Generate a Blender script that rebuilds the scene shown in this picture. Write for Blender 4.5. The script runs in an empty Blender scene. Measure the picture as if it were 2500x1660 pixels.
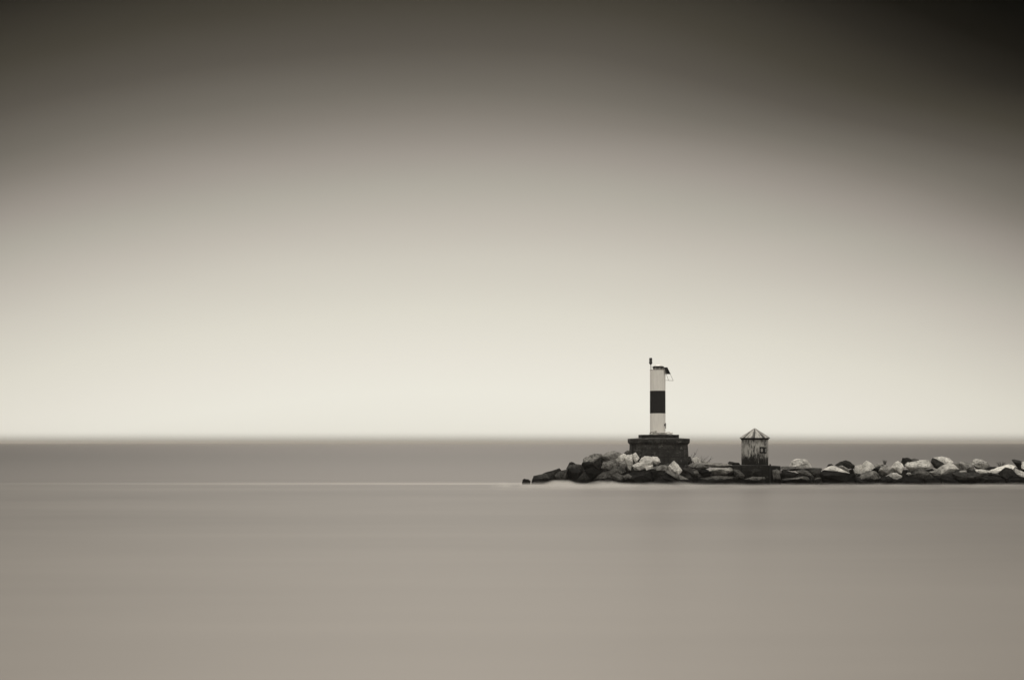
import bpy, bmesh, math, random
from mathutils import Vector, noise, Matrix
random.seed(11)
SC = bpy.context.scene
COL = SC.collection
R = math.radians

# ------------------------------------------------------------------ camera
F = 50 / 36 * 2500          # focal length in photo pixels
CX, YH, H = 1250.0, 1081.0, 4.05
cam = bpy.data.cameras.new('camera')
cam.lens = 50; cam.sensor_width = 36; cam.clip_end = 40000; cam.clip_start = 0.5
cam.shift_y = (YH - 830.0) / 2500
co = bpy.data.objects.new('camera', cam)
co.location = (0, 0, H); co.rotation_euler = (R(90), 0, 0)
COL.objects.link(co); SC.camera = co

def at(x, y, d):
    """photo pixel -> point at distance d"""
    return Vector(((x - CX) / F * d, d, H - (y - YH) / F * d))

# ------------------------------------------------------------------ world
def lin(c):
    return tuple(((v / 255) / 12.92 if v <= 10 else (((v / 255) + .055) / 1.055) ** 2.4) for v in c)

SUN_EL, SUN_AZ = R(46), R(-2)      # azimuth from +Y towards +X: high above the bright part of the sky
W = bpy.data.worlds.new('World'); SC.world = W; W.use_nodes = True
nt = W.node_tree; nt.nodes.clear()
def N(t, **k):
    n = nt.nodes.new(t)
    for a, b in k.items(): setattr(n, a, b)
    return n
def L(a, b): nt.links.new(a, b)
def M(op, a, b=None, c=None, clamp=False):
    n = N('ShaderNodeMath', operation=op); n.use_clamp = clamp
    for i, v in enumerate((a, b, c)):
        if v is None: continue
        if isinstance(v, (int, float)): n.inputs[i].default_value = v
        else: L(v, n.inputs[i])
    return n.outputs[0]
def SS(v, lo, hi, a=0.0, b=1.0):
    n = N('ShaderNodeMapRange', interpolation_type='SMOOTHSTEP')
    L(v, n.inputs['Value'])
    for k, x in (('From Min', lo), ('From Max', hi), ('To Min', a), ('To Max', b)): n.inputs[k].default_value = x
    return n.outputs['Result']
tc = N('ShaderNodeTexCoord'); sx = N('ShaderNodeSeparateXYZ'); L(tc.outputs['Generated'], sx.inputs[0])
az = M('ARCTAN2', sx.outputs[0], sx.outputs[1])
el = M('ARCSINE', sx.outputs[2])
fwd = M('MAXIMUM', sx.outputs[1], 0.12)
tx_ = M('ADD', M('DIVIDE', sx.outputs[0], fwd), 0.0446); tz_ = M('DIVIDE', sx.outputs[2], fwd)   # tangents of bearing and height
daz = M('ADD', az, 0.0446)
# slow cloud unevenness
mp = N('ShaderNodeMapping'); L(tc.outputs['Generated'], mp.inputs[0]); mp.inputs['Scale'].default_value = (1.2, 1.2, 7)
cl = N('ShaderNodeTexNoise'); L(mp.outputs[0], cl.inputs['Vector']); cl.inputs['Scale'].default_value = 2.2; cl.inputs['Detail'].default_value = 2
wob = M('MULTIPLY', M('SUBTRACT', cl.outputs[0], 0.5), 0.012)
s = M('ADD', M('ADD', M('MAXIMUM', tz_, 0.0), M('MULTIPLY', M('MULTIPLY', tx_, tx_), 0.447)), wob)
# a heavier cloud bank high up to the right
s = M('ADD', s, M('MULTIPLY', M('MULTIPLY', SS(tx_, 0.08, 0.4), SS(tz_, 0.19, 0.262)), 0.034))
pos = M('DIVIDE', s, 0.45, clamp=True)
ramp = N('ShaderNodeValToRGB'); L(pos, ramp.inputs[0])
stops = [(0, (233, 230, 218)), (120, (233, 230, 218)), (205, (228, 224, 212)), (318, (219, 215, 202)), (445, (204, 199, 187)),
         (533, (190, 184, 173)), (622, (173, 168, 157)), (700, (157, 150, 141)), (797, (129, 123, 114)), (852, (114, 109, 100)),
         (960, (90, 85, 77)), (1081, (70, 66, 57)), (1231, (44, 41, 35)), (1325, (26, 24, 19)), (1430, (13, 12, 9)), (1550, (8, 7, 5))]
cr = ramp.color_ramp
while len(cr.elements) < len(stops): cr.elements.new(0.5)
for e, (p, c) in zip(cr.elements, stops):
    e.position = p / F / 0.45; e.color = (*lin(c), 1)
sky = N('ShaderNodeTexSky', sky_type='NISHITA')
sky.sun_disc = False; sky.sun_elevation = SUN_EL; sky.sun_rotation = SUN_AZ
bw = N('ShaderNodeRGBToBW'); L(sky.outputs[0], bw.inputs[0])
# daylight through the cloud deck: a little of the clear sky shows in how bright the deck is
bank = SS(tz_, -0.0035, 0.0085, 0.22, 1.0)      # far-off mist bank lying on the horizon
thru = M('ADD', M('MULTIPLY', M('MINIMUM', bw.outputs[0], 12.0), 0.006), 0.97)
front = M('MULTIPLY', SS(M('ABSOLUTE', daz), 0.75, 1.7, 1, 0), SS(el, 0.5, 1.0, 1, 0))
# the rest of the overcast: brightest overhead, dimmer all round
backc = N('ShaderNodeRGB'); backc.outputs[0].default_value = (1.03, 1.0, 0.93, 1)
backs = M('ADD', M('MULTIPLY', SS(sx.outputs[2], 0.1, 1.0), 1.25), 0.47)
back = N('ShaderNodeVectorMath', operation='SCALE'); L(backc.outputs[0], back.inputs[0]); L(backs, back.inputs['Scale'])
mx = N('ShaderNodeMix', data_type='RGBA'); L(front, mx.inputs[0]); L(back.outputs[0], mx.inputs[6]); L(ramp.outputs[0], mx.inputs[7])
sc_ = N('ShaderNodeVectorMath', operation='SCALE'); L(mx.outputs[2], sc_.inputs[0]); L(M('MULTIPLY', thru, bank), sc_.inputs['Scale'])
bg = N('ShaderNodeBackground'); L(sc_.outputs[0], bg.inputs[0]); bg.inputs[1].default_value = 1.0
out = N('ShaderNodeOutputWorld'); L(bg.outputs[0], out.inputs[0])
W.cycles.sampling_method = 'MANUAL'; W.cycles.sample_map_resolution = 1024

# ------------------------------------------------------------------ sun behind thin cloud, exposure
sl = bpy.data.lights.new('sun', 'SUN'); sl.energy = 2.2; sl.angle = R(28); sl.color = (1, .92, .83)
so = bpy.data.objects.new('sun', sl)
d = Vector((math.sin(SUN_AZ) * math.cos(SUN_EL), math.cos(SUN_AZ) * math.cos(SUN_EL), math.sin(SUN_EL)))
so.rotation_euler = d.to_track_quat('Z', 'Y').to_euler(); so.location = (0, 300, 250)
COL.objects.link(so)
SC.view_settings.view_transform = 'Standard'; SC.view_settings.look = 'None'
SC.view_settings.exposure = 0; SC.view_settings.gamma = 1
SC.render.engine = 'CYCLES'
SC.cycles.use_denoising = True
SC.cycles.max_bounces = 6; SC.cycles.volume_bounces = 0

# ------------------------------------------------------------------ helpers
def link(name, bm, mats, parent=None, smooth=False, origin=None):
    me = bpy.data.meshes.new(name)
    if origin is not None: bmesh.ops.translate(bm, verts=bm.verts, vec=-Vector(origin))
    bm.normal_update(); bm.to_mesh(me); bm.free()
    for m in (mats if isinstance(mats, (list, tuple)) else [mats]): me.materials.append(m)
    for p in me.polygons: p.use_smooth = smooth
    o = bpy.data.objects.new(name, me); COL.objects.link(o)
    if origin is not None and parent is None: o.location = origin
    if parent is not None: o.parent = parent
    return o
def tag(o, label, cat, group=None):
    o['label'] = label; o['category'] = cat
    if group: o['group'] = group
    return o
def thing(name, loc, label, cat, group=None, rz=0):
    o = bpy.data.objects.new(name, None); COL.objects.link(o); o.location = loc; o.rotation_euler.z = rz
    o.empty_display_size = .3
    return tag(o, label, cat, group)
def loft(bm, rings, close=True, cap0=True, cap1=True):
    vs = [[bm.verts.new(p) for p in r] for r in rings]
    n = len(vs[0])
    for a, b in zip(vs, vs[1:]):
        for i in range(n if close else n - 1):
            j = (i + 1) % n
            bm.faces.new((a[i], a[j], b[j], b[i]))
    if cap0: bm.faces.new(vs[0][::-1])
    if cap1: bm.faces.new(vs[-1])
    return vs
def circ(r, z, n=48, cx=0, cy=0, a0=0):
    return [(cx + r * math.cos(a0 + 2 * math.pi * i / n), cy + r * math.sin(a0 + 2 * math.pi * i / n), z) for i in range(n)]
def tube(bm, pts, r0, r1=None, n=6):
    r1 = r0 if r1 is None else r1
    pts = [Vector(p) for p in pts]; rings = []
    for i, p in enumerate(pts):
        t = (pts[min(i + 1, len(pts) - 1)] - pts[max(i - 1, 0)]).normalized()
        u = t.orthogonal().normalized(); v = t.cross(u)
        r = r0 + (r1 - r0) * i / (len(pts) - 1)
        rings.append([p + u * r * math.cos(2 * math.pi * k / n) + v * r * math.sin(2 * math.pi * k / n) for k in range(n)])
    for i in range(1, len(rings)):          # keep the frames from twisting
        best = min(range(n), key=lambda q: sum((rings[i][(k + q) % n] - rings[i - 1][k]).length for k in range(n)))
        rings[i] = [rings[i][(k + best) % n] for k in range(n)]
    loft(bm, rings)
def box(bm, lo, hi):
    x0, y0, z0 = lo; x1, y1, z1 = hi
    loft(bm, [[(x0, y0, z0), (x1, y0, z0), (x1, y1, z0), (x0, y1, z0)], [(x0, y0, z1), (x1, y0, z1), (x1, y1, z1), (x0, y1, z1)]])
def bevel(bm, w, seg=2):
    bmesh.ops.bevel(bm, geom=bm.edges[:], offset=w, segments=seg, affect='EDGES', profile=.6)

class Mat:
    def __init__(s, name, rough=.8, spec=.3):
        s.m = bpy.data.materials.new(name); s.m.use_nodes = True; s.t = s.m.node_tree
        s.b = s.t.nodes['Principled BSDF']; s.b.inputs['Roughness'].default_value = rough
        s.b.inputs['Specular IOR Level'].default_value = spec
    def n(s, t, **k):
        n = s.t.nodes.new(t)
        for a, b in k.items(): setattr(n, a, b)
        return n
    def l(s, a, b): s.t.links.new(a, b)
    def coord(s, which='Object', scale=(1, 1, 1)):
        c = s.n('ShaderNodeTexCoord'); m = s.n('ShaderNodeMapping'); s.l(c.outputs[which], m.inputs[0]); m.inputs['Scale'].default_value = scale
        return m.outputs[0]
    def noise(s, vec, scale, detail=4, rough=.6):
        n = s.n('ShaderNodeTexNoise'); s.l(vec, n.inputs['Vector']); n.inputs['Scale'].default_value = scale
        n.inputs['Detail'].default_value = detail; n.inputs['Roughness'].default_value = rough
        return n.outputs[0]
    def ramp(s, v, *st):
        r = s.n('ShaderNodeValToRGB'); s.l(v, r.inputs[0]); e = r.color_ramp.elements
        while len(e) < len(st): e.new(.5)
        for q, (p, c) in zip(e, st): q.position = p; q.color = (*warm(c), 1) if isinstance(c, (int, float)) else (*c, 1)
        return r.outputs[0]
    def mix(s, f, a, b, mode='MIX'):
        m = s.n('ShaderNodeMix', data_type='RGBA', blend_type=mode)
        for i, v in ((0, f), (6, a), (7, b)):
            if isinstance(v, (int, float)) and i == 0: m.inputs[0].default_value = v
            elif isinstance(v, tuple): m.inputs[i].default_value = (*v, 1)
            else: s.l(v, m.inputs[i])
        return m.outputs[2]
    def math(s, op, a, b=0.0, clamp=False):
        m = s.n('ShaderNodeMath', operation=op); m.use_clamp = clamp
        for i, v in enumerate((a, b)):
            if isinstance(v, (int, float)): m.inputs[i].default_value = v
            else: s.l(v, m.inputs[i])
        return m.outputs[0]
    def sstep(s, v, lo, hi):
        n = s.n('ShaderNodeMapRange', interpolation_type='SMOOTHSTEP'); s.l(v, n.inputs['Value'])
        n.inputs['From Min'].default_value = lo; n.inputs['From Max'].default_value = hi
        return n.outputs['Result']
    def color(s, c):
        if isinstance(c, tuple): s.b.inputs['Base Color'].default_value = (*c, 1)
        else: s.l(c, s.b.inputs['Base Color'])
        return s
    def bump(s, h, strength=.5, dist=.05):
        b = s.n('ShaderNodeBump'); b.inputs['Strength'].default_value = strength; b.inputs['Distance'].default_value = dist
        s.l(h, b.inputs['Height']); s.l(b.outputs[0], s.b.inputs['Normal']); return s
    def worldpos(s):
        g = s.n('ShaderNodeNewGeometry'); x = s.n('ShaderNodeSeparateXYZ'); s.l(g.outputs['Position'], x.inputs[0]); return g.outputs['Position'], x.outputs
def warm(v):
    return (v * 1.05, v, v * .91)

def rock_mat(name, lo, mid, hi, wet=True, wz=.52):
    m = Mat(name, .9, .08)
    oi = m.n('ShaderNodeObjectInfo'); add = m.n('ShaderNodeVectorMath', operation='ADD')
    m.l(m.coord(), add.inputs[0])
    comb = m.n('ShaderNodeCombineXYZ'); r9 = m.math('MULTIPLY', oi.outputs['Random'], 37.0); m.l(r9, comb.inputs[0]); m.l(r9, comb.inputs[1]); m.l(comb.outputs[0], add.inputs[1])
    v = add.outputs[0]
    n1 = m.noise(v, 1.7, 6, .72); n2 = m.noise(v, 5.5, 5, .75)
    f = m.math('ADD', m.math('MULTIPLY', n1, .6), m.math('MULTIPLY', n2, .4))
    c = m.ramp(f, (.36, lo), (.48, mid), (.6, hi))
    # dark lichen and grime blotches
    spot = m.sstep(m.noise(v, 2.2, 6, .78), .54, .61)
    c = m.mix(m.math('MULTIPLY', spot, .45 if hi > .5 else .8), c, warm(lo * .3))
    tone = m.math('ADD', m.math('MULTIPLY', m.math('FRACT', m.math('MULTIPLY', oi.outputs['Random'], 7.31)), .6), .7)
    tv = m.n('ShaderNodeVectorMath', operation='SCALE'); m.l(c, tv.inputs[0]); m.l(tone, tv.inputs['Scale']); c = tv.outputs[0]
    if wet:
        p, x = m.worldpos()
        band = m.math('ADD', x[2], m.math('MULTIPLY', m.noise(p, 1.1, 4, .6), -.55))
        c = m.mix(m.sstep(band, wz - .32, wz - .14), warm(.009), c)
    m.color(c); m.bump(m.math('ADD', n2, m.math('MULTIPLY', n1, 1.5)), 1.0, .16)
    return m.m
MATS = {
    'white': rock_mat('bleached_limestone', .5, .72, .82),
    'pale': rock_mat('pale_limestone', .2, .46, .7),
    'grey': rock_mat('grey_limestone', .08, .19, .36),
    'dim': rock_mat('weathered_grey_rock', .035, .085, .17),
    'slate': rock_mat('dark_grey_slate', .015, .036, .075),
    'dark': rock_mat('dark_damp_rock', .007, .015, .036),
    'black': rock_mat('black_algae_rock', .003, .006, .013),
}
def simple(name, v, rough=.6, var=.15, scale=3.0):
    m = Mat(name, rough)
    n = m.noise(m.coord(), scale, 5)
    m.color(m.ramp(n, (.3, v * (1 - var)), (.7, v * (1 + var)))); return m
M_white = Mat('white_tower_paint', .55)
v_ = M_white.coord('Object', (3, 3, .35)); n_ = M_white.noise(v_, 2.2, 5)
M_white.color(M_white.mix(M_white.sstep(M_white.noise(M_white.coord('Object', (5, 5, .5)), 3, 5, .7), .62, .75), M_white.ramp(n_, (.35, .75), (.65, .83)), warm(.5)))
M_white = M_white.m
M_band = simple('dark_tower_paint', .011, .5, .2).m
M_iron = simple('black_iron', .012, .5).m
M_lens = simple('dark_lantern_glass', .03, .2).m
M_rail = simple('galvanised_rail', .35, .45).m
M_lid = simple('pale_lid_metal', .5, .4).m
M_rope = simple('bleached_rope', .55, .9, .3, 9).m
M_panel = simple('solar_cell', .006, .3).m
M_twig = simple('dry_twig', .06, .9, .3, 8).m

# ------------------------------------------------------------------ sea
def sea_material():
    m = Mat('sea_water', .38, .5)
    m.b.inputs['IOR'].default_value = 1.33
    p, x = m.worldpos()
    mp1 = m.n('ShaderNodeMapping'); m.l(p, mp1.inputs[0]); mp1.inputs['Scale'].default_value = (.02, .075, 1)
    big = m.noise(mp1.outputs[0], 1.0, 4, .55)
    mp2 = m.n('ShaderNodeMapping'); m.l(p, mp2.inputs[0]); mp2.inputs['Scale'].default_value = (.06, .5, 1)
    fine = m.noise(mp2.outputs[0], 1.0, 4, .6)
    # washed, foam-laden water on the near side of the breakwater, clean open water beyond it
    yy = m.math('ADD', x[1], m.math('MULTIPLY', m.math('SUBTRACT', fine, .5), 3.0))
    beyond = m.sstep(yy, 138.0, 148.0)
    near = m.ramp(m.math('ADD', m.math('MULTIPLY', big, .7), m.math('MULTIPLY', fine, .3)), (.3, .048), (.7, .086))
    far = m.mix(m.sstep(m.math('LOGARITHM', x[1], 2.0), 7.15, 8.9), m.ramp(fine, (.3, .035), (.7, .055)), m.ramp(fine, (.3, .006), (.7, .012)))
    nearness = m.math('SUBTRACT', 1.0, m.sstep(m.math('LOGARITHM', m.math('MAXIMUM', x[1], 1.0), 2.0), 4.6, 6.9))
    near = m.mix(m.math('MULTIPLY', nearness, .38), near, warm(.27))      # base colour paler towards the camera
    c = m.mix(beyond, near, far)
    # line where the swell breaks over the sunken end of the breakwater
    line = m.math('MULTIPLY', m.sstep(yy, 136.5, 141), m.math('SUBTRACT', 1.0, m.sstep(yy, 141, 148)))
    line = m.math('MULTIPLY', line, m.sstep(x[0], -62.0, -4.0))
    line = m.math('MULTIPLY', line, m.math('SUBTRACT', 1.0, m.sstep(x[0], 1.5, 6.0)))
    c = m.mix(m.math('MULTIPLY', line, .2), c, warm(.55))
    c = m.mix(1.0, c, (1.02, .98, .965), 'MULTIPLY')
    m.color(c)
    m.b.inputs['Specular Tint'].default_value = (1, .9, .8, 1)
    rr = m.n('ShaderNodeMix', data_type='FLOAT'); m.l(beyond, rr.inputs[0]); rr.inputs[2].default_value = .385; rr.inputs[3].default_value = .47
    m.l(rr.outputs[0], m.b.inputs['Roughness'])
    return m.m
M_sea = sea_material()
bm = bmesh.new()
xs = [-9000, -3000, -800, -200, -60, 0, 60, 200, 800, 3000, 9000]; ys = [-60, 0, 40, 90, 140, 220, 400, 900, 2500, 5000, 9000]
vs = [[bm.verts.new((x, y, 0)) for x in xs] for y in ys]
for j in range(len(ys) - 1):
    for i in range(len(xs) - 1): bm.faces.new((vs[j][i], vs[j][i + 1], vs[j + 1][i + 1], vs[j + 1][i]))
sea = link('sea', bm, M_sea); sea['kind'] = 'structure'

# ------------------------------------------------------------------ breakwater rocks
ZA, ZB, ZC, ZD, ZE = (1250, 1050), (1500, 1050), (1720, 1030), (1900, 1090), (2190, 1090)
SZ = 2362 / 310
ROCKS = []
def rock(zone, pts, mat, label, d=None, thick=None, low=None, name='boulder', cat='rock', rough=1.0):
    P = [(zone[0] + x / SZ, zone[1] + y / SZ) for x, y in pts]
    x0 = min(p[0] for p in P); x1 = max(p[0] for p in P); y0 = min(p[1] for p in P); y1 = max(p[1] for p in P)
    w, h = x1 - x0, y1 - y0
    if d is None: d = 138.2 + max(0, (1182 - y1)) * .075
    px = F / d
    t = thick or (0.55 * min(w, h) + 0.25 * max(w, h)) / px
    t = max(.3, min(1.8, t))
    rnd = random.Random(label)
    cx = sum(p[0] for p in P) / len(P); cy = sum(p[1] for p in P) / len(P)
    bm = bmesh.new()
    ox, oy = rnd.uniform(-.1, .1) * w, rnd.uniform(*((.16, .34) if mat in ('white', 'pale') else (.06, .24))) * h
    for p in P: bm.verts.new(at(p[0], p[1], d + rnd.uniform(-.28, .2) * t))
    ph = rnd.random()
    for i, p in enumerate(P):
        if (i + (ph > .5)) % 2 == 0 or len(P) < 6:
            k = rnd.uniform(.35, .8)
            bm.verts.new(at(cx + ox + (p[0] - cx) * k, cy + oy + (p[1] - cy) * k, d - t * rnd.uniform(.38, .62)))
        k = rnd.uniform(.5, .8)
        bm.verts.new(at(cx + (p[0] - cx) * k, cy + (p[1] - cy) * k, d + t * rnd.uniform(.4, .6)))
    r = bmesh.ops.convex_hull(bm, input=bm.verts[:])
    bmesh.ops.delete(bm, geom=[v for v in bm.verts if not v.link_faces], context='VERTS')
    size = max(w, h) / px
    bmesh.ops.triangulate(bm, faces=bm.faces[:])
    long_ = [e for e in bm.edges if e.calc_length() > size * .22]
    bmesh.ops.subdivide_edges(bm, edges=long_, cuts=2, use_grid_fill=True)
    bmesh.ops.triangulate(bm, faces=bm.faces[:])
    bmesh.ops.subdivide_edges(bm, edges=[e for e in bm.edges if e.calc_length() > .13], cuts=1, use_grid_fill=True)
    bm.normal_update()
    off = Vector((rnd.uniform(-50, 50), rnd.uniform(-50, 50), rnd.uniform(-50, 50)))
    a = (.02 * size + .01) * rough
    mv = []
    for v in bm.verts:
        n1 = noise.fractal(v.co * (2.2 / max(size, .5)) + off, 1.0, 2.0, 3) * a
        n2 = noise.fractal(v.co * 4.0 + off, .7, 2.1, 4) * .028 * rough
        mv.append((v, v.normal * (n1 + n2)))
    for v, q in mv: v.co += q
    base = at(cx, y1, d)
    o = link(name, bm, MATS[mat], origin=base)
    tag(o, label, cat, 'rocks of the breakwater')
    return o

# left tip of the breakwater
A = ZA
rock(A, [(185, 1000), (195, 920), (230, 900), (300, 912), (345, 945), (350, 1030), (190, 1030)], 'slate', 'small dark rock alone in the water at the tip of the breakwater', d=138.4)
rock(A, [(352, 1030), (372, 930), (400, 845), (530, 828), (640, 800), (700, 900), (640, 1040)], 'slate', 'dark square-ended block next to the small rock at the tip', d=138.9, rough=.6)
rock(A, [(530, 830), (600, 795), (880, 705), (925, 750), (900, 830), (780, 980), (620, 1010)], 'dark', 'long dark slab sloping up from the square-ended tip block', d=139.9)
rock(A, [(770, 800), (930, 755), (1040, 720), (1060, 830), (1010, 960), (850, 990)], 'slate', 'brownish dark rock between the sloping slab and a black block', d=139.5)
rock(A, [(1010, 990), (1040, 720), (1130, 700), (1280, 720), (1330, 800), (1200, 990), (1060, 1020)], 'black', 'big black block low on the left slope of the pile', d=139.2)
rock(A, [(1010, 710), (1050, 640), (1190, 625), (1290, 640), (1330, 740), (1200, 780), (1040, 780)], 'slate', 'dark grey flat rock resting on the big black block', d=140.0)
rock(A, [(1050, 645), (1070, 600), (1115, 585), (1200, 630), (1100, 665)], 'black', 'small black stone perched as a cap on the left slope', d=140.2)
rock(A, [(1290, 640), (1310, 600), (1420, 580), (1510, 600), (1540, 690), (1480, 740), (1340, 735)], 'black', 'black boulder under the flat grey rock on the left shoulder', d=139.8)
rock(A, [(1315, 610), (1320, 535), (1430, 470), (1540, 430), (1680, 450), (1670, 560), (1500, 610), (1400, 600)], 'grey', 'grey flat-topped rock with crumbly pale crest on the left shoulder', d=140.5)
rock(A, [(1490, 620), (1560, 570), (1680, 490), (1700, 640), (1670, 730), (1560, 740)], 'dark', 'dark steep-faced boulder left of the light grey rock', d=139.7)
rock(A, [(1670, 480), (1780, 400), (1900, 385), (2000, 415), (2050, 450), (1960, 560), (1780, 590), (1690, 600)], 'grey', 'smooth rounded grey boulder at the top of the left pile', d=140.9)
rock(A, [(2060, 440), (2140, 375), (2200, 380), (2215, 460), (2100, 480)], 'dim', 'small dark rock touching the left foot of the pedestal', d=142.0)
rock(A, [(1660, 700), (1690, 600), (1800, 570), (1910, 540), (1990, 590), (1990, 700), (1900, 760), (1750, 760)], 'grey', 'light grey rock below the rounded boulder with pale right corner', d=139.4)
rock(A, [(1920, 550), (1990, 480), (2080, 430), (2135, 460), (2130, 560), (2000, 590)], 'pale', 'pale knobbly rock left of the tall pale slab', d=140.2)
rock(A, [(1950, 600), (2110, 560), (2140, 640), (2090, 720), (1980, 710)], 'grey', 'greyish chunk below the pale knobbly rock', d=139.5)
rock(A, [(2115, 460), (2240, 440), (2260, 560), (2215, 710), (2150, 745), (2105, 640), (2105, 540)], 'pale', 'tall upright pale slab left of the brightest block', d=139.9)
rock(A, [(2235, 530), (2250, 440), (2300, 408), (2350, 480), (2370, 530), (2310, 600)], 'pale', 'pale pointed rock standing against the pedestal front', d=140.1)
rock(A, [(1100, 990), (1340, 770), (1450, 830), (1480, 950), (1350, 1010)], 'dark', 'dark pyramid-shaped rock at the water on the left side', d=138.6)
rock(A, [(1300, 780), (1400, 720), (1490, 690), (1670, 770), (1570, 880), (1440, 950), (1340, 820)], 'black', 'black rock with a thin pale ridge behind the dark pyramid', d=139.0)
rock(A, [(1420, 960), (1680, 790), (1800, 760), (1890, 880), (1690, 940), (1560, 1000)], 'dim', 'grey triangular rock leaning at the water left of centre', d=138.7)
rock(A, [(1650, 950), (1690, 850), (1770, 870), (1890, 920), (1800, 1000)], 'black', 'small black wedge under the grey triangular rock', d=138.4)  # shaded underside of the triangular rock, built as a black wedge
rock(A, [(1690, 800), (1830, 760), (1960, 680), (2050, 660), (2115, 770), (2000, 840), (1850, 830)], 'dim', 'dark grey slanting rock under the light grey rock', d=139.1)
rock(A, [(1870, 840), (1950, 795), (2080, 845), (2140, 905), (2000, 990), (1880, 990)], 'dim', 'ragged layered grey rock at the waterline left of the dark mass', d=138.4)
rock(A, [(2070, 840), (2170, 812), (2270, 885), (2240, 930), (2120, 900)], 'dim', 'thin grey slab tilted against the dark mass', d=138.3)
rock(A, [(1850, 1010), (2030, 850), (2250, 770), (2400, 740), (2580, 760), (2710, 860), (2650, 1010), (2200, 1050)], 'dark', 'broad dark mass of rock below the white blocks', d=138.9)

# pale pile in front of the pedestal
B = ZB
rock(B, [(460, 590), (500, 520), (560, 478), (690, 490), (735, 560), (705, 650), (610, 700), (530, 650)], 'white', 'brightest white block in front of the pedestal', d=139.6)
rock(B, [(685, 510), (710, 488), (800, 492), (840, 540), (855, 595), (790, 650), (715, 620)], 'white', 'white flat-topped block right of the brightest one', d=139.8)
rock(B, [(325, 660), (420, 600), (540, 610), (605, 690), (520, 745), (380, 745)], 'pale', 'pale cracked boulder below left of the brightest block', d=139.2)
rock(B, [(555, 690), (620, 660), (715, 640), (730, 710), (610, 735)], 'pale', 'small pale stone wedged under the brightest block', d=139.1)
rock(B, [(715, 690), (880, 640), (1010, 660), (1020, 760), (850, 790), (740, 750)], 'grey', 'low grey rock with rough pale crest below the white blocks', d=139.2)
rock(B, [(985, 750), (1010, 660), (1105, 573), (1190, 640), (1268, 750), (1235, 800), (1160, 815)], 'pale', 'pale pyramid-shaped boulder with streaks before the pedestal', d=139.0)
rock(B, [(670, 720), (775, 720), (840, 870), (740, 920), (680, 820)], 'black', 'black upright rock right of the broad dark mass', d=138.7)
rock(B, [(940, 765), (1000, 742), (1130, 795), (1350, 895), (1550, 1015), (1500, 1060), (1400, 1060), (1320, 960), (1080, 860)], 'grey', 'long grey beam-like slab sliding down into the water', d=138.0, thick=.6, rough=.5)
rock(B, [(830, 890), (950, 780), (1100, 860), (1300, 970), (1400, 1070), (1100, 1070), (960, 950)], 'black', 'black rock in the shade under the beam-like slab', d=138.4)
rock(B, [(670, 1050), (720, 940), (900, 860), (960, 870), (1075, 960), (1060, 1060), (800, 1070)], 'dark', 'dark grey rock at the waterline left of the beam-like slab', d=138.0)
rock(B, [(1240, 710), (1390, 690), (1560, 750), (1650, 850), (1500, 890), (1300, 800)], 'slate', 'dark smooth slab right of the pale pyramid-shaped boulder', d=139.1)
rock(B, [(1290, 850), (1380, 805), (1450, 870), (1490, 960), (1350, 980)], 'dark', 'small dark rock with pale edge above the sliding slab', d=138.5)
rock(B, [(1460, 780), (1490, 742), (1550, 735), (1570, 810), (1490, 825)], 'dim', 'little grey stone on the dark smooth slab', d=138.8)
rock(B, [(1370, 660), (1500, 605), (1650, 640), (1770, 700), (1600, 745), (1400, 710)], 'dim', 'dark layered ledge at the right foot of the pedestal', d=139.6)
rock(B, [(1570, 760), (1700, 718), (1815, 770), (1770, 840), (1640, 860)], 'black', 'black flat rock left of the speckled grey slab', d=138.9)
rock(B, [(1390, 625), (1500, 600), (1750, 590), (1990, 610), (2190, 650), (2180, 690), (1900, 700), (1600, 660)], 'grey', 'long flat grey ledge between the pedestal and the hut', d=140.4, thick=1.5)
rock(B, [(2105, 605), (2140, 580), (2320, 608), (2345, 660), (2150, 660)], 'dark', 'dark thin slab raised on the ledge left of the hut', d=140.6)
rock(B, [(1730, 760), (1900, 700), (2150, 688), (2275, 722), (2285, 780), (2100, 840), (1850, 830)], 'grey', 'broad speckled grey slab left of the hut base', d=138.9)
rock(B, [(2220, 715), (2270, 700), (2320, 755), (2310, 800), (2240, 770)], 'grey', 'small pale stone at the right end of the speckled slab', d=138.6)
rock(B, [(1460, 1010), (1600, 890), (1850, 845), (2200, 850), (2390, 870), (2390, 1040), (1900, 1070), (1520, 1060)], 'dim', 'long low dark ledge at the water below the speckled slab', d=138.5)
rock(B, [(2230, 820), (2290, 790), (2390, 795), (2400, 880), (2280, 880)], 'dim', 'grey stone at the left corner of the hut base', d=138.1)
rock(B, [(1435, 590), (1455, 520), (1530, 498), (1595, 540), (1620, 620), (1500, 630)], 'pale', 'pale rock behind the bare shrub right of the pedestal', d=141.2)
rock(B, [(1590, 620), (1640, 560), (1740, 580), (1760, 620), (1660, 650)], 'grey', 'low grey stone among the twigs of the bare shrub', d=141.3)
rock(B, [(1360, 560), (1375, 490), (1410, 490), (1450, 580), (1440, 640), (1370, 640)], 'dark', 'dark stone beside the right bottom corner of the pedestal', d=140.8)

rock(ZC, [(740, 1070), (900, 1012), (1110, 1020), (1185, 1100), (1160, 1160), (760, 1160)], 'dim', 'low dim rock at the waterline under the hut footing', d=137.7)
rock(ZC, [(540, 880), (640, 885), (760, 1000), (720, 1060), (560, 980)], 'dim', 'slanting dim rock against the left side of the hut footing', d=137.9)
rock(ZC, [(820, 900), (960, 860), (1060, 900), (1100, 1010), (960, 1040), (830, 1000)], 'dark', 'dark rock propped on the front of the hut footing', d=137.9)
rock(ZC, [(1255, 900), (1340, 870), (1400, 900), (1420, 1100), (1290, 1110)], 'dim', 'dim upright rock in front of the narrow concrete block', d=137.9)
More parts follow.
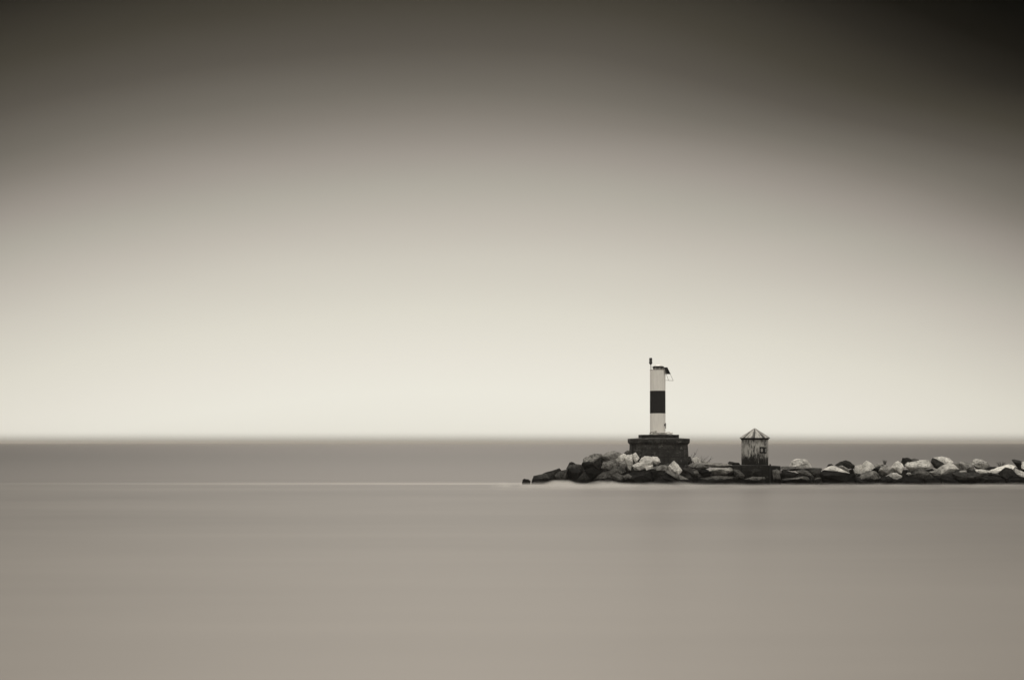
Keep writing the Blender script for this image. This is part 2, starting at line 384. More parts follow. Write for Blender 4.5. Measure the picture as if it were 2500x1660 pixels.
# right of the hut
C = ZC
rock(C, [(1410, 880), (1430, 830), (1650, 828), (1950, 850), (2180, 860), (2190, 900), (1900, 930), (1600, 910)], 'dim', 'flat pale-edged ledge carrying the lone round boulder', d=140.0, thick=1.6)
rock(C, [(1415, 1060), (1425, 895), (1500, 885), (1750, 970), (1580, 1080)], 'black', 'black rock with a pale sloping top beside the concrete block', d=138.8)
rock(C, [(1690, 905), (1850, 870), (1950, 920), (2050, 1000), (1800, 1000)], 'dim', 'dark slanted slab under the lone round boulder', d=138.9)
rock(C, [(1930, 900), (2160, 870), (2185, 1030), (2060, 1045)], 'slate', 'dark angular slab left of the big black block', d=139.0)
rock(C, [(1575, 850), (1590, 780), (1615, 725), (1690, 688), (1800, 680), (1920, 700), (1975, 800), (1995, 860), (1760, 870)], 'pale', 'lone round pale boulder with dark left side on the ledge', d=140.6)
rock(C, [(1400, 1130), (1440, 1060), (1620, 1070), (1900, 1010), (2050, 1140), (1700, 1160)], 'dim', 'low dark slab at the water between concrete block and black block', d=138.0)
rock(C, [(2040, 1060), (2100, 1035), (2165, 1040), (2200, 1140), (2060, 1150)], 'dim', 'small grey rock at the water left of the big black block', d=137.9)

D = ZD
rock(D, [(785, 700), (785, 490), (850, 430), (1200, 480), (1450, 500), (1460, 700)], 'black', 'big black block under the white wedge', d=138.3)
rock(D, [(830, 440), (920, 378), (990, 352), (1100, 392), (1240, 455), (1335, 492), (1180, 510), (1000, 495)], 'white', 'bright white wedge lying on the big black block', d=138.9)
rock(D, [(880, 400), (940, 330), (1000, 318), (1035, 365), (950, 410)], 'dark', 'small dark rock peeping over the white wedge', d=140.0)
rock(D, [(1060, 350), (1140, 290), (1260, 252), (1350, 290), (1425, 350), (1410, 410), (1270, 420), (1180, 380)], 'dark', 'dark domed boulder on the crest right of the white wedge', d=140.3)
rock(D, [(1080, 385), (1180, 343), (1280, 400), (1350, 475), (1240, 490)], 'grey', 'grey rock between the dark domed boulder and the white wedge', d=139.5)
rock(D, [(1310, 440), (1390, 400), (1420, 490), (1340, 510)], 'black', 'small black stone in the gap left of the pale twin rocks', d=139.5)  # shade of the gap modelled as a black stone
rock(D, [(1400, 470), (1425, 365), (1540, 330), (1590, 380), (1570, 500), (1430, 520)], 'pale', 'left and lower of the pale twin rocks on the crest', d=139.4)
rock(D, [(1550, 490), (1565, 325), (1640, 258), (1740, 310), (1805, 390), (1720, 440), (1640, 500)], 'white', 'taller and smoother of the pale twin rocks on the crest', d=139.3)
rock(D, [(1680, 460), (1780, 385), (1895, 380), (1880, 470), (1780, 490)], 'black', 'black rock in the hollow right of the pale twin rocks', d=139.6)
rock(D, [(1770, 365), (1850, 308), (1950, 330), (1985, 385), (1880, 420), (1790, 400)], 'grey', 'hazy grey rock far back on the crest beside the grass tuft', d=141.0)
rock(D, [(1850, 460), (1900, 390), (2010, 350), (2140, 390), (2190, 450), (2080, 530), (1930, 530)], 'grey', 'long grey rock with pale top below the grass tuft', d=139.3)
rock(D, [(2090, 380), (2170, 300), (2220, 268), (2300, 320), (2345, 380), (2300, 470), (2180, 470)], 'pale', 'pale pointed rock left of the big pale block', d=139.6)
rock(D, [(1480, 590), (1570, 490), (1700, 443), (1820, 468), (1910, 575), (1850, 660), (1680, 660)], 'dim', 'rounded mottled boulder in front at the water', d=138.4)
rock(D, [(1440, 560), (1560, 595), (1750, 635), (1880, 720), (1450, 720)], 'black', 'low black slab with a pale edge under the mottled boulder', d=138.0)
rock(D, [(1900, 600), (2050, 530), (2140, 600), (2170, 720), (1900, 720)], 'dark', 'dark grey rock right of the mottled boulder at the water', d=138.2)
rock(D, [(1990, 545), (2100, 490), (2200, 483), (2310, 550), (2270, 620), (2120, 600)], 'pale', 'patchy white-topped rock low in the pile', d=138.8)
rock(D, [(2120, 640), (2250, 590), (2420, 585), (2430, 720), (2130, 720)], 'black', 'black waterline rock under the patchy white-topped rock', d=138.3)

E = ZE
rock(E, [(60, 340), (100, 210), (200, 203), (265, 235), (250, 300), (150, 370)], 'dark', 'dark blocky rock behind the big pale block', d=140.6)
rock(E, [(230, 270), (250, 232), (320, 223), (405, 240), (410, 290), (300, 300)], 'dim', 'low patchy stone on the back of the big pale block', d=140.8)
rock(E, [(150, 340), (200, 290), (420, 258), (580, 250), (675, 330), (690, 390), (540, 425), (400, 430), (250, 450), (185, 400)], 'pale', 'big pale rectangular block on the right part of the crest', d=139.6)
rock(E, [(625, 280), (660, 203), (740, 240), (885, 305), (840, 370), (760, 430), (690, 390)], 'dark', 'dark-faced slab leaning right of the big pale block', d=139.8)
rock(E, [(640, 210), (830, 178), (980, 220), (1055, 290), (950, 340), (880, 310), (740, 245)], 'pale', 'pale peaked slab, the highest rock on the right crest', d=140.2)
rock(E, [(680, 440), (830, 360), (950, 310), (1060, 330), (1165, 420), (1080, 465), (850, 500), (780, 525)], 'pale', 'pale slab below the peaked one with its dark underside', d=139.3)
rock(E, [(590, 470), (780, 420), (860, 490), (800, 535), (680, 540)], 'grey', 'grey flat stone under the left end of the lower pale slab', d=138.9)
rock(E, [(250, 520), (380, 400), (470, 425), (600, 480), (695, 580), (560, 640), (400, 640)], 'dim', 'dark grey rock with a bright right edge in front of the pale block', d=138.7)
rock(E, [(1050, 320), (1210, 273), (1360, 300), (1435, 370), (1430, 470), (1300, 465), (1160, 440)], 'grey', 'rounded grey boulder with pale arched top right of the peaked slab', d=139.7)
rock(E, [(1375, 310), (1430, 223), (1520, 245), (1580, 235), (1680, 290), (1745, 370), (1640, 440), (1500, 430), (1430, 370)], 'grey', 'patchy lumpy boulder alone on the crest left of the grass', d=140.3)
rock(E, [(1440, 430), (1560, 420), (1700, 440), (1780, 475), (1500, 500)], 'pale', 'thin pale ledge under the patchy lumpy boulder', d=139.4)
rock(E, [(1010, 490), (1100, 475), (1500, 475), (1570, 530), (1560, 700), (1150, 710), (1060, 600)], 'slate', 'dark ridged block below the rounded grey boulder', d=138.4)
rock(E, [(1140, 470), (1180, 448), (1300, 445), (1300, 490), (1180, 500)], 'pale', 'small flat pale stone on top of the dark ridged block', d=138.9)
rock(E, [(490, 720), (520, 620), (700, 560), (850, 620), (880, 720)], 'black', 'black rock at the water under the lower pale slab', d=138.3)
rock(E, [(800, 580), (860, 545), (1000, 570), (1220, 690), (1200, 720), (880, 720)], 'black', 'black sloping rock at the water left of the ridged block', d=138.1)
rock(E, [(1700, 450), (1900, 380), (2080, 333), (2205, 360), (2160, 430), (1980, 500), (1800, 510)], 'white', 'long whitish rock sloping up to the striped one at the right', d=139.4)
rock(E, [(1880, 490), (2020, 383), (2130, 410), (2230, 520), (2230, 650), (1980, 640)], 'dark', 'dark hump in front of the long whitish rock', d=138.7)
rock(E, [(2140, 420), (2200, 400), (2400, 500), (2420, 560), (2260, 530)], 'pale', 'pale strip-like slab behind the dark hump', d=139.2)
rock(E, [(2125, 245), (2180, 233), (2310, 265), (2400, 330), (2400, 450), (2260, 420), (2190, 320)], 'dark', 'dark rock with a pale stripe at the far right of the breakwater', d=140.0)
rock(E, [(2280, 330), (2330, 285), (2440, 270), (2480, 340), (2440, 420), (2310, 400)], 'white', 'white lump in front of the dark striped rock', d=139.6)
rock(E, [(1540, 720), (1540, 580), (1700, 520), (1850, 555), (2020, 600), (2000, 720)], 'black', 'black waterline rock right of the ridged block', d=138.2)
rock(E, [(1990, 720), (2010, 620), (2200, 560), (2420, 580), (2470, 720)], 'black', 'black waterline rock below the dark hump', d=138.1)
rock(E, [(1620, 440), (1740, 365), (1860, 385), (1880, 430), (1720, 460)], 'dark', 'dark low rock under the grass right of the lumpy boulder', d=140.2)
rock(E, [(1540, 540), (1700, 478), (1990, 530), (1870, 575), (1620, 585)], 'dark', 'flat dark stone below the long whitish rock', d=138.8)
rock(E, [(-20, 720), (-10, 610), (130, 560), (330, 570), (510, 630), (520, 720)], 'black', 'black waterline rock below the dark grey bright-edged rock', d=138.2)
rock(E, [(160, 505), (200, 480), (255, 485), (275, 525), (200, 535)], 'grey', 'small pale stone lodged below the big pale block', d=138.6)

# rubble that fills the inside of the breakwater
bm = bmesh.new()
crest = [(-6, -1.2), (1.8, -1.2), (2.6, -.3), (4, .5), (6, 1.1), (9, 1.6), (12, 1.7), (15, 1.55), (19, 1.35), (27, 1.0), (31, 1.0), (36, 1.25), (40, 1.35), (45, 1.5), (60, 1.4), (75, 1.4)]
def crest_at(x):
    for (a, b), (c, e) in zip(crest, crest[1:]):
        if a <= x <= c: return b + (e - b) * (x - a) / (c - a)
    return 0
nx, ny = 240, 22
g = []
for i in range(nx + 1):
    x = -1 + 76 * i / nx; row = []
    for j in range(ny + 1):
        y = 138.9 + 8.5 * j / ny
        prof = min(1, (j / ny) / .28, (1 - j / ny) / .25)
        z = -.45 + (crest_at(x) * .92 + .34 + (.35 if 4 < x < 9 else 0)) * prof + noise.fractal(Vector((x * .9, y * .9, 0)), 1, 2, 4) * .2 + noise.cell(Vector((x * 1.7, y * 1.7, 3))) * .3
        row.append(bm.verts.new((x, y, z)))
    g.append(row)
for i in range(nx):
    for j in range(ny): bm.faces.new((g[i][j], g[i + 1][j], g[i + 1][j + 1], g[i][j + 1]))
core = link('rubble', bm, MATS['dark']); core['kind'] = 'stuff'

# ------------------------------------------------------------------ concrete
def concrete(name, lo, mid, hi, lines=True):
    m = Mat(name, .9, .2)
    v = m.coord()
    f = m.math('ADD', m.math('MULTIPLY', m.noise(m.coord('Object', (1.2, 1.2, 1.0)), 1.1, 6, .65), .6), m.math('MULTIPLY', m.noise(m.coord('Object', (1, 1, 1)), 5, 6, .7), .4))
    c = m.ramp(f, (.32, lo), (.5, mid), (.68, hi))
    # runs of dark damp and pale lime
    st = m.noise(m.coord('Object', (2.2, 2.2, .18)), 1.6, 5, .65)
    c = m.mix(m.math('MULTIPLY', m.sstep(st, .55, .68), .65), c, warm(lo * .5))
    lime = m.sstep(m.noise(m.coord('Object', (1.1, 1.1, 2.6)), 1.1, 6, .72), .57, .66)
    c = m.mix(m.math('MULTIPLY', lime, .7), c, warm(hi * 2.6))
    if lines:
        w = m.n('ShaderNodeTexWave', wave_type='BANDS', bands_direction='Z'); m.l(v, w.inputs[0]); w.inputs['Scale'].default_value = .42; w.inputs['Distortion'].default_value = .6
        c = m.mix(m.math('MULTIPLY', m.sstep(w.outputs[0], .965, .995), .5), c, warm(lo * .4))
    m.color(c); m.bump(f, .6, .06); return m.m
M_con = concrete('old_dark_concrete', .012, .03, .075)
M_con_dark = concrete('darker_concrete', .009, .016, .028, False)

PD = 144.0; PX = F / PD
def pz(y, d=PD): return H - (y - YH) / F * d
def chamfered(hw, z, c=.52):
    k = hw * c
    return [(-k, -hw, z), (k, -hw, z), (hw, -k, z), (hw, k, z), (k, hw, z), (-k, hw, z), (-hw, k, z), (-hw, -k, z)]
px_c = at(1607.5, 1100, PD); zb = .8
ped = thing('pedestal', (px_c.x, PD, zb), 'dark stained concrete pedestal with overhanging cap under the striped tower', 'pedestal')
def Z(y, d=PD - 2.9): return pz(y, d) - zb
bm = bmesh.new()
loft(bm, [chamfered(72.0 / PX, -.4), chamfered(70.6 / PX, Z(1139)), chamfered(67.4 / PX, Z(1087))])
bmesh.ops.subdivide_edges(bm, edges=bm.edges[:], cuts=3, use_grid_fill=True)
link('body', bm, M_con, ped)
bm = bmesh.new()
loft(bm, [chamfered(67.3 / PX, Z(1087) + .003), chamfered(68.0 / PX, Z(1084.5)), chamfered(71.9 / PX, Z(1080.5)), chamfered(72.2 / PX, Z(1071.2)), chamfered(71.3 / PX, Z(1070.6)), chamfered(46 / PX, Z(1068.6))])
link('cap', bm, M_con, ped)
bm = bmesh.new()
hp = 45 / PX; zt = Z(1060.8); z0 = Z(1068.8)
box(bm, (-hp, -hp, z0), (hp, hp, zt)); bevel(bm, .025)
link('plinth', bm, M_con_dark, ped)
TZ = zb + zt                      # top of the plinth

# ------------------------------------------------------------------ light tower
tx = at(1605.7, 1000, PD).x
tower = thing('light_tower', (tx, PD, TZ), 'white round harbour light tower with one broad dark band on its pedestal', 'lighthouse')
def T(y): return pz(y, PD - .7) - TZ
r = 18.9 / PX
def shaft(name, y0, y1, mat, r0, r1):
    bm = bmesh.new(); loft(bm, [circ(r0, T(y0), 64), circ(r1, T(y1), 64)], cap0=False, cap1=False)
    o = link(name, bm, mat, tower)
    for p in o.data.polygons: p.use_smooth = abs(p.normal.z) < .5
    return o
shaft('lower_section', 1062.4, 1008.6, M_white, r * 1.0, r * .995)
shaft('band', 1008.6, 953.6, M_band, r * 1.006, r * 1.0)
shaft('upper_section', 953.6, 903.4, M_white, r * .995, r * .995)
bm = bmesh.new(); loft(bm, [circ(r * 1.0, T(903.3), 64), circ(r * 1.025, T(903.1), 64), circ(r * 1.025, T(901.9), 64), circ(r * .99, T(901.6), 64)])
link('top_plate', bm, M_lid, tower)
bm = bmesh.new(); loft(bm, [circ(r * 1.0, 0, 64), circ(r * 1.12, 0.004, 64), circ(r * 1.12, .04, 64), circ(r * 1.0, .05, 64)], cap0=False, cap1=False)
link('base_flange', bm, M_white, tower)
# squat lantern drum with pale domed lid
lx = (1607 - 1605.7) / PX
bm = bmesh.new()
loft(bm, [circ(11.6 / PX, T(901.6), 32, lx), circ(11.8 / PX, T(899.5), 32, lx), circ(12.2 / PX, T(896.6), 32, lx), circ(14.3 / PX, T(895.6), 32, lx), circ(14.3 / PX, T(894.0), 32, lx), circ(12.5 / PX, T(893.6), 32, lx)])
drum = link('lantern_drum', bm, M_iron, tower)
bm = bmesh.new()
rings = [circ(11.2 / PX * math.cos(a), T(893.7) + 3.6 / PX * math.sin(a), 32, lx) for a in [0, .3, .6, .9, 1.2, 1.5]]
loft(bm, rings); lid = link('lid', bm, M_lid, drum, True)
bm = bmesh.new()
for k in range(8):
    a = 2 * math.pi * k / 8 + .2
    tube(bm, [(lx + 13.4 / PX * math.cos(a), 13.4 / PX * math.sin(a), T(901.6)), (lx + 13.6 / PX * math.cos(a), 13.6 / PX * math.sin(a), T(895.8))], .02)
ringp = [(lx + 13.5 / PX * math.cos(a * math.pi / 12), 13.5 / PX * math.sin(a * math.pi / 12), T(898.4)) for a in range(25)]
tube(bm, ringp, .018)
link('guard_rail', bm, M_rail, drum)
# small lantern on its pole
bx = (1588.4 - 1605.7) / PX
bm = bmesh.new()
tube(bm, [(bx, -.1, T(902)), (bx, -.1, T(888.0))], .035, n=10)
pole = link('lantern_pole', bm, M_rail, tower)
bm = bmesh.new(); tube(bm, [(bx + .12, -.05, T(902)), (bx + .03, -.1, T(889.5))], .014); link('brace', bm, M_rail, tower)
bm = bmesh.new()
prof = [(1.2, 889.4), (2.2, 888.6), (4.1, 886.0), (4.3, 884.6), (3.7, 883.6), (3.6, 877.0), (3.9, 875.6), (3.2, 873.2), (1.6, 872.2)]
loft(bm, [circ(q / PX, T(y), 20, bx, -.1) for q, y in prof])
link('beacon_lamp', bm, M_lens, tower, True)
# solar panel on a sloping frame at the right
def TP(x, y, dy): p = at(x, y, PD + dy); return Vector((p.x - tx, dy, p.z - TZ))
bm = bmesh.new()
q = [TP(1620.5, 896.9, -.5), TP(1628.3, 896.9, .55), TP(1636.2, 913.4, .55), TP(1625.2, 913.4, -.5)]
nrm = (q[1] - q[0]).cross(q[3] - q[0]).normalized() * .05
loft(bm, [q, [p - nrm for p in q]]); bmesh.ops.recalc_face_normals(bm, faces=bm.faces[:])
link('solar_panel', bm, M_panel, tower)
bm = bmesh.new()
tube(bm, [TP(1620.5, 897.2, -.53), TP(1632.4, 928.5, -.53)], .02)
tube(bm, [TP(1628.3, 897.2, .6), TP(1643.8, 929.2, .6)], .02)
tube(bm, [TP(1632.4, 928.5, -.53), TP(1643.8, 929.0, .6)], .018)
tube(bm, [TP(1624.0, 928.5, -.3), TP(1632.4, 928.5, -.53)], .018)
tube(bm, [TP(1624.0, 928.5, .3), TP(1643.8, 929.2, .6)], .018)
tube(bm, [TP(1624.0, 898.0, .1), TP(1628.3, 897.2, .6)], .02)
link('panel_frame', bm, M_rail, tower)
# black bracket behind the panel
bm = bmesh.new()
box(bm, (13 / PX, -.3, T(902.0)), (19.5 / PX, .3, T(897.4))); link('panel_bracket', bm, M_iron, tower)
# hatch low on the right flank
hatch_a = R(-28)
def on(a, rr, z): return (rr * math.cos(a), rr * math.sin(a), z)
bm = bmesh.new()
rows = [[on(R(-28 + k * 3 - 9), rr, z) for k in range(7)] for rr, z in ((r + .012, T(1050)), (r + .012, T(1030)))]
loft(bm, rows, close=False, cap0=False, cap1=False)
hatch = link('door', bm, M_white, tower)
bm = bmesh.new(); p0 = on(R(-33), r, T(1038.5)); box(bm, (p0[0] - .04, p0[1] - .1, T(1039.5)), (p0[0] + .06, p0[1] + .04, T(1034.5))); bevel(bm, .015)
link('handle', bm, M_iron, hatch)
bm = bmesh.new(); tube(bm, [on(R(-3), r + .03, T(1046)), on(R(-3), r + .03, T(1032))], .03); link('hinge', bm, M_iron, hatch)

# rope tangle at the foot
bm = bmesh.new(); rnd = random.Random(5)
for k in range(7):
    c = rnd.uniform(-.75, 1.05) * .9; pts = []
    rad = rnd.uniform(.12, .3); ph = rnd.uniform(0, 6)
    for i in range(26):
        a = ph + i * .55
        pts.append((c + rad * math.cos(a) * 1.5 + i * .006, -1.12 + rad * .45 * math.sin(a), .035 + abs(math.sin(a * .5 + k)) * (.2 if k < 5 else .1) * (1.7 if abs(c + .35) < .3 else 1)))
    tube(bm, pts, .05)
tube(bm, [(-.95, -1.1, .03), (-.6, -1.25, .05), (-.2, -1.15, .13), (.3, -1.2, .06), (.8, -1.1, .12), (1.25, -1.15, .05), (1.4, -1.2, .03)], .035)
rope = link('rope', bm, M_rope, None, True); rope.location = (tx, PD, TZ)
tag(rope, 'bleached rope lying in a tangle at the foot of the striped tower', 'rope')

# ------------------------------------------------------------------ hut
HD = 141.0; HX = F / HD; HZ = 1.84
hx = at(1842.7, 1100, HD).x
def hz(y, d=HD - 1.1): return pz(y, d) - HZ
hut = thing('hut', (hx, HD, HZ), 'small eight-sided hut with peeling streaky paint, pointed roof and number plates', 'hut')
RO = R(8)
def octa(rad, z): return [(rad * math.sin(RO + R(22.5 + 45 * k)), -rad * math.cos(RO + R(22.5 + 45 * k)), z) for k in range(8)]
def peeling():
    m = Mat('peeling_paint', .9, .2)
    fine = m.noise(m.coord('Object', (3.0, 3.0, .9)), 1.9, 7, .75)
    blot = m.noise(m.coord('Object', (1.0, 1.0, .5)), 1.5, 4, .6)
    c_ = m.n('ShaderNodeTexCoord'); s_ = m.n('ShaderNodeSeparateXYZ'); m.l(c_.outputs['Object'], s_.inputs[0])
    # paint has weathered off from the ground upwards; darker below the eaves
    foot = m.math('SUBTRACT', 1.0, m.sstep(s_.outputs[2], .0, 1.5))
    top = m.sstep(s_.outputs[2], 1.9, 2.7)
    v = m.math('ADD', m.math('MULTIPLY', fine, .8), m.math('MULTIPLY', blot, .3))
    v = m.math('SUBTRACT', v, m.math('MULTIPLY', foot, .24)); v = m.math('SUBTRACT', v, m.math('MULTIPLY', top, .07))
    c = m.ramp(v, (.38, .012), (.45, .06), (.51, .2), (.58, .36), (.7, .5))
    m.color(c); m.bump(fine, .4, .03); return m.m
M_peel = peeling()
bm = bmesh.new()
ra = 31.3 / HX / math.cos(R(14.5))
loft(bm, [octa(ra * 1.01, -.6), octa(ra * 1.005, 0), octa(ra, hz(1075)), octa(ra * 1.02, hz(1072.5))])
bmesh.ops.subdivide_edges(bm, edges=bm.edges[:], cuts=2, use_grid_fill=True)
wall = link('wall', bm, M_peel, hut)
def roofmat():
    m = Mat('mottled_roof', .85, .2)
    v = m.noise(m.coord('Object', (2.6, 2.6, 1.2)), 1.5, 6, .7)
    # shadows along the hips, painted dark into the roof colour
    c_ = m.n('ShaderNodeTexCoord'); s_ = m.n('ShaderNodeSeparateXYZ'); m.l(c_.outputs['Object'], s_.inputs[0])
    ang = m.math('ARCTAN2', s_.outputs[0], m.math('MULTIPLY', s_.outputs[1], -1.0))
    ph = m.math('PINGPONG', m.math('SUBTRACT', ang, RO + R(22.5)), R(22.5))
    hip_shade = m.math('SUBTRACT', 1.0, m.sstep(ph, .02, .2))
    st = m.n('ShaderNodeCombineXYZ'); m.l(m.math('MULTIPLY', ang, 5.0), st.inputs[0]); m.l(m.math('MULTIPLY', s_.outputs[2], .6), st.inputs[2])
    run = m.noise(st.outputs[0], 1.3, 5, .65)
    f = m.math('SUBTRACT', m.math('ADD', m.math('MULTIPLY', v, .35), m.math('MULTIPLY', run, .65)), m.math('MULTIPLY', hip_shade, .16))
    m.color(m.ramp(f, (.3, .025), (.43, .1), (.5, .26), (.62, .46))); m.bump(v, .4, .03); return m.m
M_roof = roofmat()
bm = bmesh.new()
re = 36.0 / HX / math.cos(R(14.5)); ze, zp = hz(1068.6), hz(1045.2, HD)
loft(bm, [octa(re * .98, ze - .02), octa(re, ze), octa(re * .62, ze + (zp - ze) * .4), octa(re * .3, ze + (zp - ze) * .73), octa(re * .06, zp - .01), octa(re * .02, zp)])
bmesh.ops.recalc_face_normals(bm, faces=bm.faces[:])
roof = link('roof', bm, M_roof, hut)
bm = bmesh.new()
loft(bm, [octa(ra * 1.015, hz(1073.4)), octa(ra * 1.05, hz(1071.8)), octa(re * .975, ze - .023)], cap0=False, cap1=False)
link('eaves', bm, M_con_dark, hut)  # underside of the eaves given the darker concrete
# number plates wrapped over two faces
M_plate = simple('black_plate', .006, .6).m
M_digit = simple('faded_white_paint', .36, .8).m
def digit_mesh(ch, h):
    cu = bpy.data.curves.new('digit', 'FONT'); cu.body = ch; cu.size = 1; cu.align_x = 'CENTER'; cu.extrude = .012; cu.offset = .014
    t = bpy.data.objects.new('digit', cu); COL.objects.link(t)
    dg = bpy.context.evaluated_depsgraph_get(); me = bpy.data.meshes.new_from_object(t.evaluated_get(dg))
    bpy.data.objects.remove(t)
    ys_ = [v.co.y for v in me.vertices]; xs_ = [v.co.x for v in me.vertices]
    cy_, cx_ = (min(ys_) + max(ys_)) / 2, (min(xs_) + max(xs_)) / 2; k = h / (max(ys_) - min(ys_))
    for v in me.vertices: v.co = ((v.co.x - cx_) * k * .95, (v.co.y - cy_) * k, v.co.z)
    me.materials.append(M_digit); return me
def plate(ch, face_k, u0, u1, y0, y1, label):
    """u along the face from its left vertex, 0..1"""
    a = octa(ra * 1.003, 0)[face_k - 1]; b = octa(ra * 1.003, 0)[face_k]
    a = Vector((a[0], a[1], 0)); b = Vector((b[0], b[1], 0)); t = (b - a)
    n = Vector((t.y, -t.x, 0)).normalized()
    p0, p1 = a + t * u0, a + t * u1
    z1, z0_ = hz(y0), hz(y1)
    bm = bmesh.new()
    loft(bm, [[p0 + n * .02 + Vector((0, 0, z0_)), p1 + n * .02 + Vector((0, 0, z0_)), p1 + n * .06 + Vector((0, 0, z0_)), p0 + n * .06 + Vector((0, 0, z0_))],
              [p0 + n * .02 + Vector((0, 0, z1)), p1 + n * .02 + Vector((0, 0, z1)), p1 + n * .06 + Vector((0, 0, z1)), p0 + n * .06 + Vector((0, 0, z1))]])
    bmesh.ops.recalc_face_normals(bm, faces=bm.faces[:])
    o = link('number_plate', bm, M_plate, hut); o['label'] = label
    me = digit_mesh(ch, (z1 - z0_) * .53); dgt = bpy.data.objects.new('digit', me); COL.objects.link(dgt); dgt.parent = o
    c = (p0 + p1) / 2 + n * .075 + Vector((0, 0, (z0_ + z1) / 2))
    tt = t.normalized(); m4 = Matrix(((tt.x, 0, n.x, c.x), (tt.y, 0, n.y, c.y), (0, 1, 0, c.z), (0, 0, 0, 1)))
    dgt.matrix_local = m4
plate('8', 0, .60, 1.0, 1090.6, 1106.2, 'black number plate reading 8')
plate('3', 1, 0.02, .52, 1091.2, 1106.8, 'black number plate reading 3')

# concrete under and beside the hut
def slab(name, poly, d0, d1, mat, label, cat='concrete block', tp=.04):
    """polygon of photo pixels at the front distance d0, running back to d1"""
    bm = bmesh.new()
    P = [at(x, y, d0) for x, y in poly]
    Q = [Vector((p.x, d1, p.z)) for p in P]
    loft(bm, [P, Q]); bmesh.ops.recalc_face_normals(bm, faces=bm.faces[:])
    bevel(bm, tp, 2)
    bmesh.ops.triangulate(bm, faces=bm.faces[:])
    bmesh.ops.subdivide_edges(bm, edges=[e for e in bm.edges if e.calc_length() > .4], cuts=3, use_grid_fill=True)
    off = random.uniform(0, 50)
    for v in bm.verts: v.co += Vector((1, 1, 1)) * noise.fractal(v.co * 1.3 + Vector((off, 0, 0)), 1, 2, 4) * .035
    o = link(name, bm, mat, origin=at(sum(p[0] for p in poly) / len(poly), max(p[1] for p in poly), d0))
    return tag(o, label, cat)
slab('foundation_block', [(1786, 1136), (1877.5, 1135.2), (1878, 1188), (1806, 1188), (1800, 1160)], 138.2, 143.2, M_con_dark, 'dark concrete footing right under the small hut')
slab('foundation_block', [(1882.5, 1136.8), (1906, 1137.5), (1906.5, 1188), (1882.5, 1188)], 138.25, 142.6, M_con_dark, 'narrow dark concrete block just right of the black post')
bm = bmesh.new(); p = at(1880.2, 1186, 138.0)
tube(bm, [(0, 0, 0), (0, 0, 1.9), (.01, 0, 2.12)], .085, .08, 10)
post = link('mooring_post', bm, M_iron); post.location = p
tag(post, 'black iron post standing in the joint beside the hut footing', 'post')

# ------------------------------------------------------------------ weeds on the rocks
def weed(name, base, twigs, label, cat, r=.022):
    bm = bmesh.new()
    for pts in twigs: tube(bm, pts, r, r * .4, 5)
    o = link(name, bm, M_twig); o.location = base
    return tag(o, label, cat)
def twig(px0, px1, d, b, bend=.15):
    a = at(*px0, d) - b; c = at(*px1, d) - b; m_ = (a + c) / 2 + Vector((0, random.uniform(-.15, .15), bend * (c - a).length * .5))
    return [a, a * .5 + m_ * .5 + Vector((0, 0, .01)), m_, c]
b = at(1693, 1128, 141.6)
tw = [twig((1690, 1124), (1704, 1095.5), 141.6, b, .1), twig((1688, 1122), (1697, 1106), 141.6, b), twig((1686, 1124), (1689, 1108), 141.6, b),
      twig((1697, 1108), (1694, 1103), 141.6, b), twig((1696, 1110), (1701, 1106), 141.6, b)]
weed('shrub', b, tw, 'bare twiggy shrub with one long stem beside the pedestal', 'shrub')
b = at(1722, 1130, 141.3); tw = []
for x0, x1, y1 in ((1712, 1720, 1113), (1714, 1730, 1113), (1716, 1722, 1119), (1706, 1712, 1114), (1718, 1727, 1118), (1728, 1742, 1117), (1726, 1736, 1120), (1708, 1704, 1115), (1711, 1713, 1112), (1732, 1738, 1113), (1710, 1700, 1117)):
    tw.append(twig((x0, 1128), (x1, y1), 141.3, b, .2))
weed('shrub', b, tw, 'low bare shrub with scraggy twigs on the grey ledge', 'shrub', .02)
def tuft(px, d, n, h, spread, label):
    b = at(px[0], px[1], d); tw = []
    for k in range(n):
        a = random.uniform(-spread, spread); hh = h * random.uniform(.5, 1)
        tw.append([(a * .35, random.uniform(-.1, .1), 0), (a * .5, 0, hh * .5), (a * random.uniform(.6, 1.2), random.uniform(-.1, .1), hh)])
    return weed('grass_tuft', b, tw, label, 'grass', .022)
tuft((2160, 1134), 141.2, 26, .5, .26, 'small dark grass tuft on the crest above a long grey rock')
tuft((2444, 1141), 140.6, 30, .62, .5, 'thin grass tuft between the lumpy boulder and the striped rock')

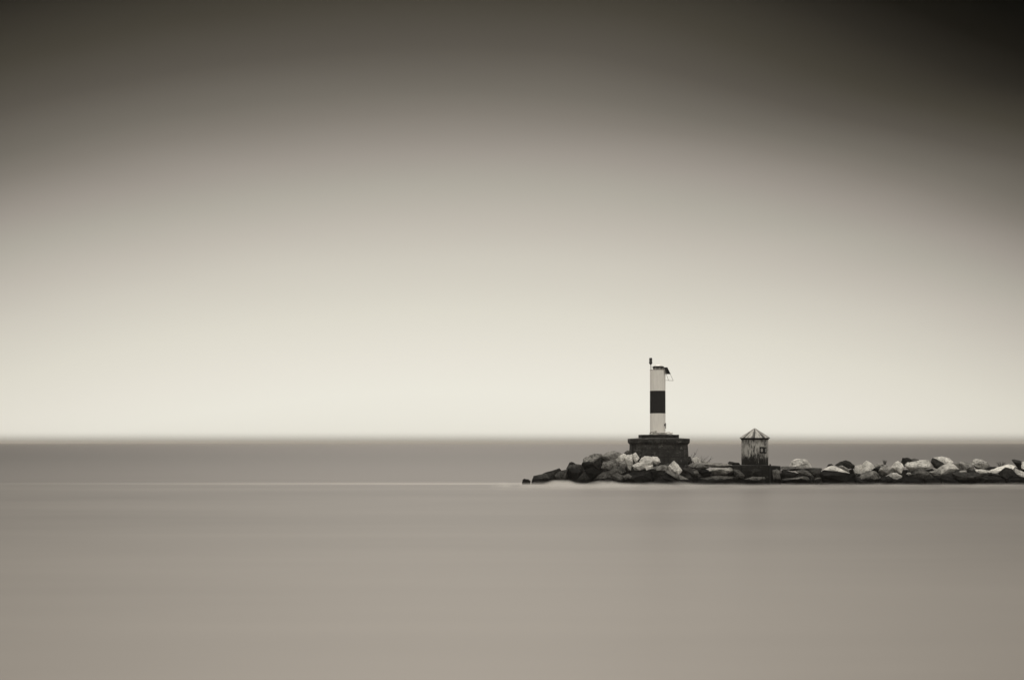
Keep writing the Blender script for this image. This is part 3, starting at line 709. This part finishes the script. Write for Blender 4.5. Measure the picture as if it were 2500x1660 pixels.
# ------------------------------------------------------------------ sea haze
bm = bmesh.new(); box(bm, (-9100, -80, -1), (9100, 9200, 13.2))
hm = bpy.data.materials.new('sea_haze'); hm.use_nodes = True; ht = hm.node_tree; ht.nodes.clear()
pv = ht.nodes.new('ShaderNodeVolumePrincipled'); ho = ht.nodes.new('ShaderNodeOutputMaterial'); ht.links.new(pv.outputs[0], ho.inputs['Volume'])
pv.inputs['Color'].default_value = (.76, .70, .62, 1); pv.inputs['Density'].default_value = .00011; pv.inputs['Anisotropy'].default_value = .6
haze = link('haze', bm, hm); haze['kind'] = 'stuff'

# ------------------------------------------------------------------ white water washing along the foot of the rocks
bm = bmesh.new(); box(bm, (-2.5, 116, -.02), (56, 141.0, .8))
sm = bpy.data.materials.new('surf_spray'); sm.use_nodes = True; st = sm.node_tree; st.nodes.clear()
class VM(Mat):
    def __init__(s, t): s.t = t
vm = VM(st)
pv = vm.n('ShaderNodeVolumePrincipled'); ho = vm.n('ShaderNodeOutputMaterial'); vm.l(pv.outputs[0], ho.inputs['Volume'])
p_, x_ = vm.worldpos()
def lobe(c, w, h):      # where a swell has just run up between the rocks
    u = vm.math('DIVIDE', vm.math('SUBTRACT', x_[0], c), w); return vm.math('DIVIDE', -h, vm.math('ADD', 1.0, vm.math('POWER', vm.math('ABSOLUTE', u), 4.0)))
run = vm.math('ADD', vm.math('ADD', lobe(4.7, 1.1, .27), lobe(9.0, 1.0, .2)), vm.math('ADD', lobe(.2, .5, -.12), lobe(16.2, .8, .12)))
hgt = vm.math('SUBTRACT', 1.0, vm.sstep(vm.math('ADD', vm.math('ADD', x_[2], run), vm.math('MULTIPLY', vm.math('SUBTRACT', vm.noise(p_, .55, 2, .5), .5), -.45)), .0, .36))
fr = vm.math('MULTIPLY', vm.sstep(x_[1], 117.0, 139.5), vm.sstep(vm.noise(p_, .22, 3, .6), .25, .7)); ends = vm.math('MULTIPLY', vm.sstep(x_[0], -2.4, .5), vm.math('SUBTRACT', 1.0, vm.sstep(x_[0], 52.0, 56.0)))
fr = vm.math('MULTIPLY', fr, vm.math('SUBTRACT', 1.0, vm.math('MULTIPLY', vm.sstep(x_[0], 12.0, 19.0), .7)))
dn = vm.math('MULTIPLY', vm.math('MULTIPLY', vm.math('MULTIPLY', hgt, hgt), fr), vm.math('MULTIPLY', ends, .55))
vm.l(dn, pv.inputs['Density']); pv.inputs['Color'].default_value = (.82, .785, .73, 1); pv.inputs['Anisotropy'].default_value = .2
surf = link('surf', bm, sm); surf['kind'] = 'stuff'
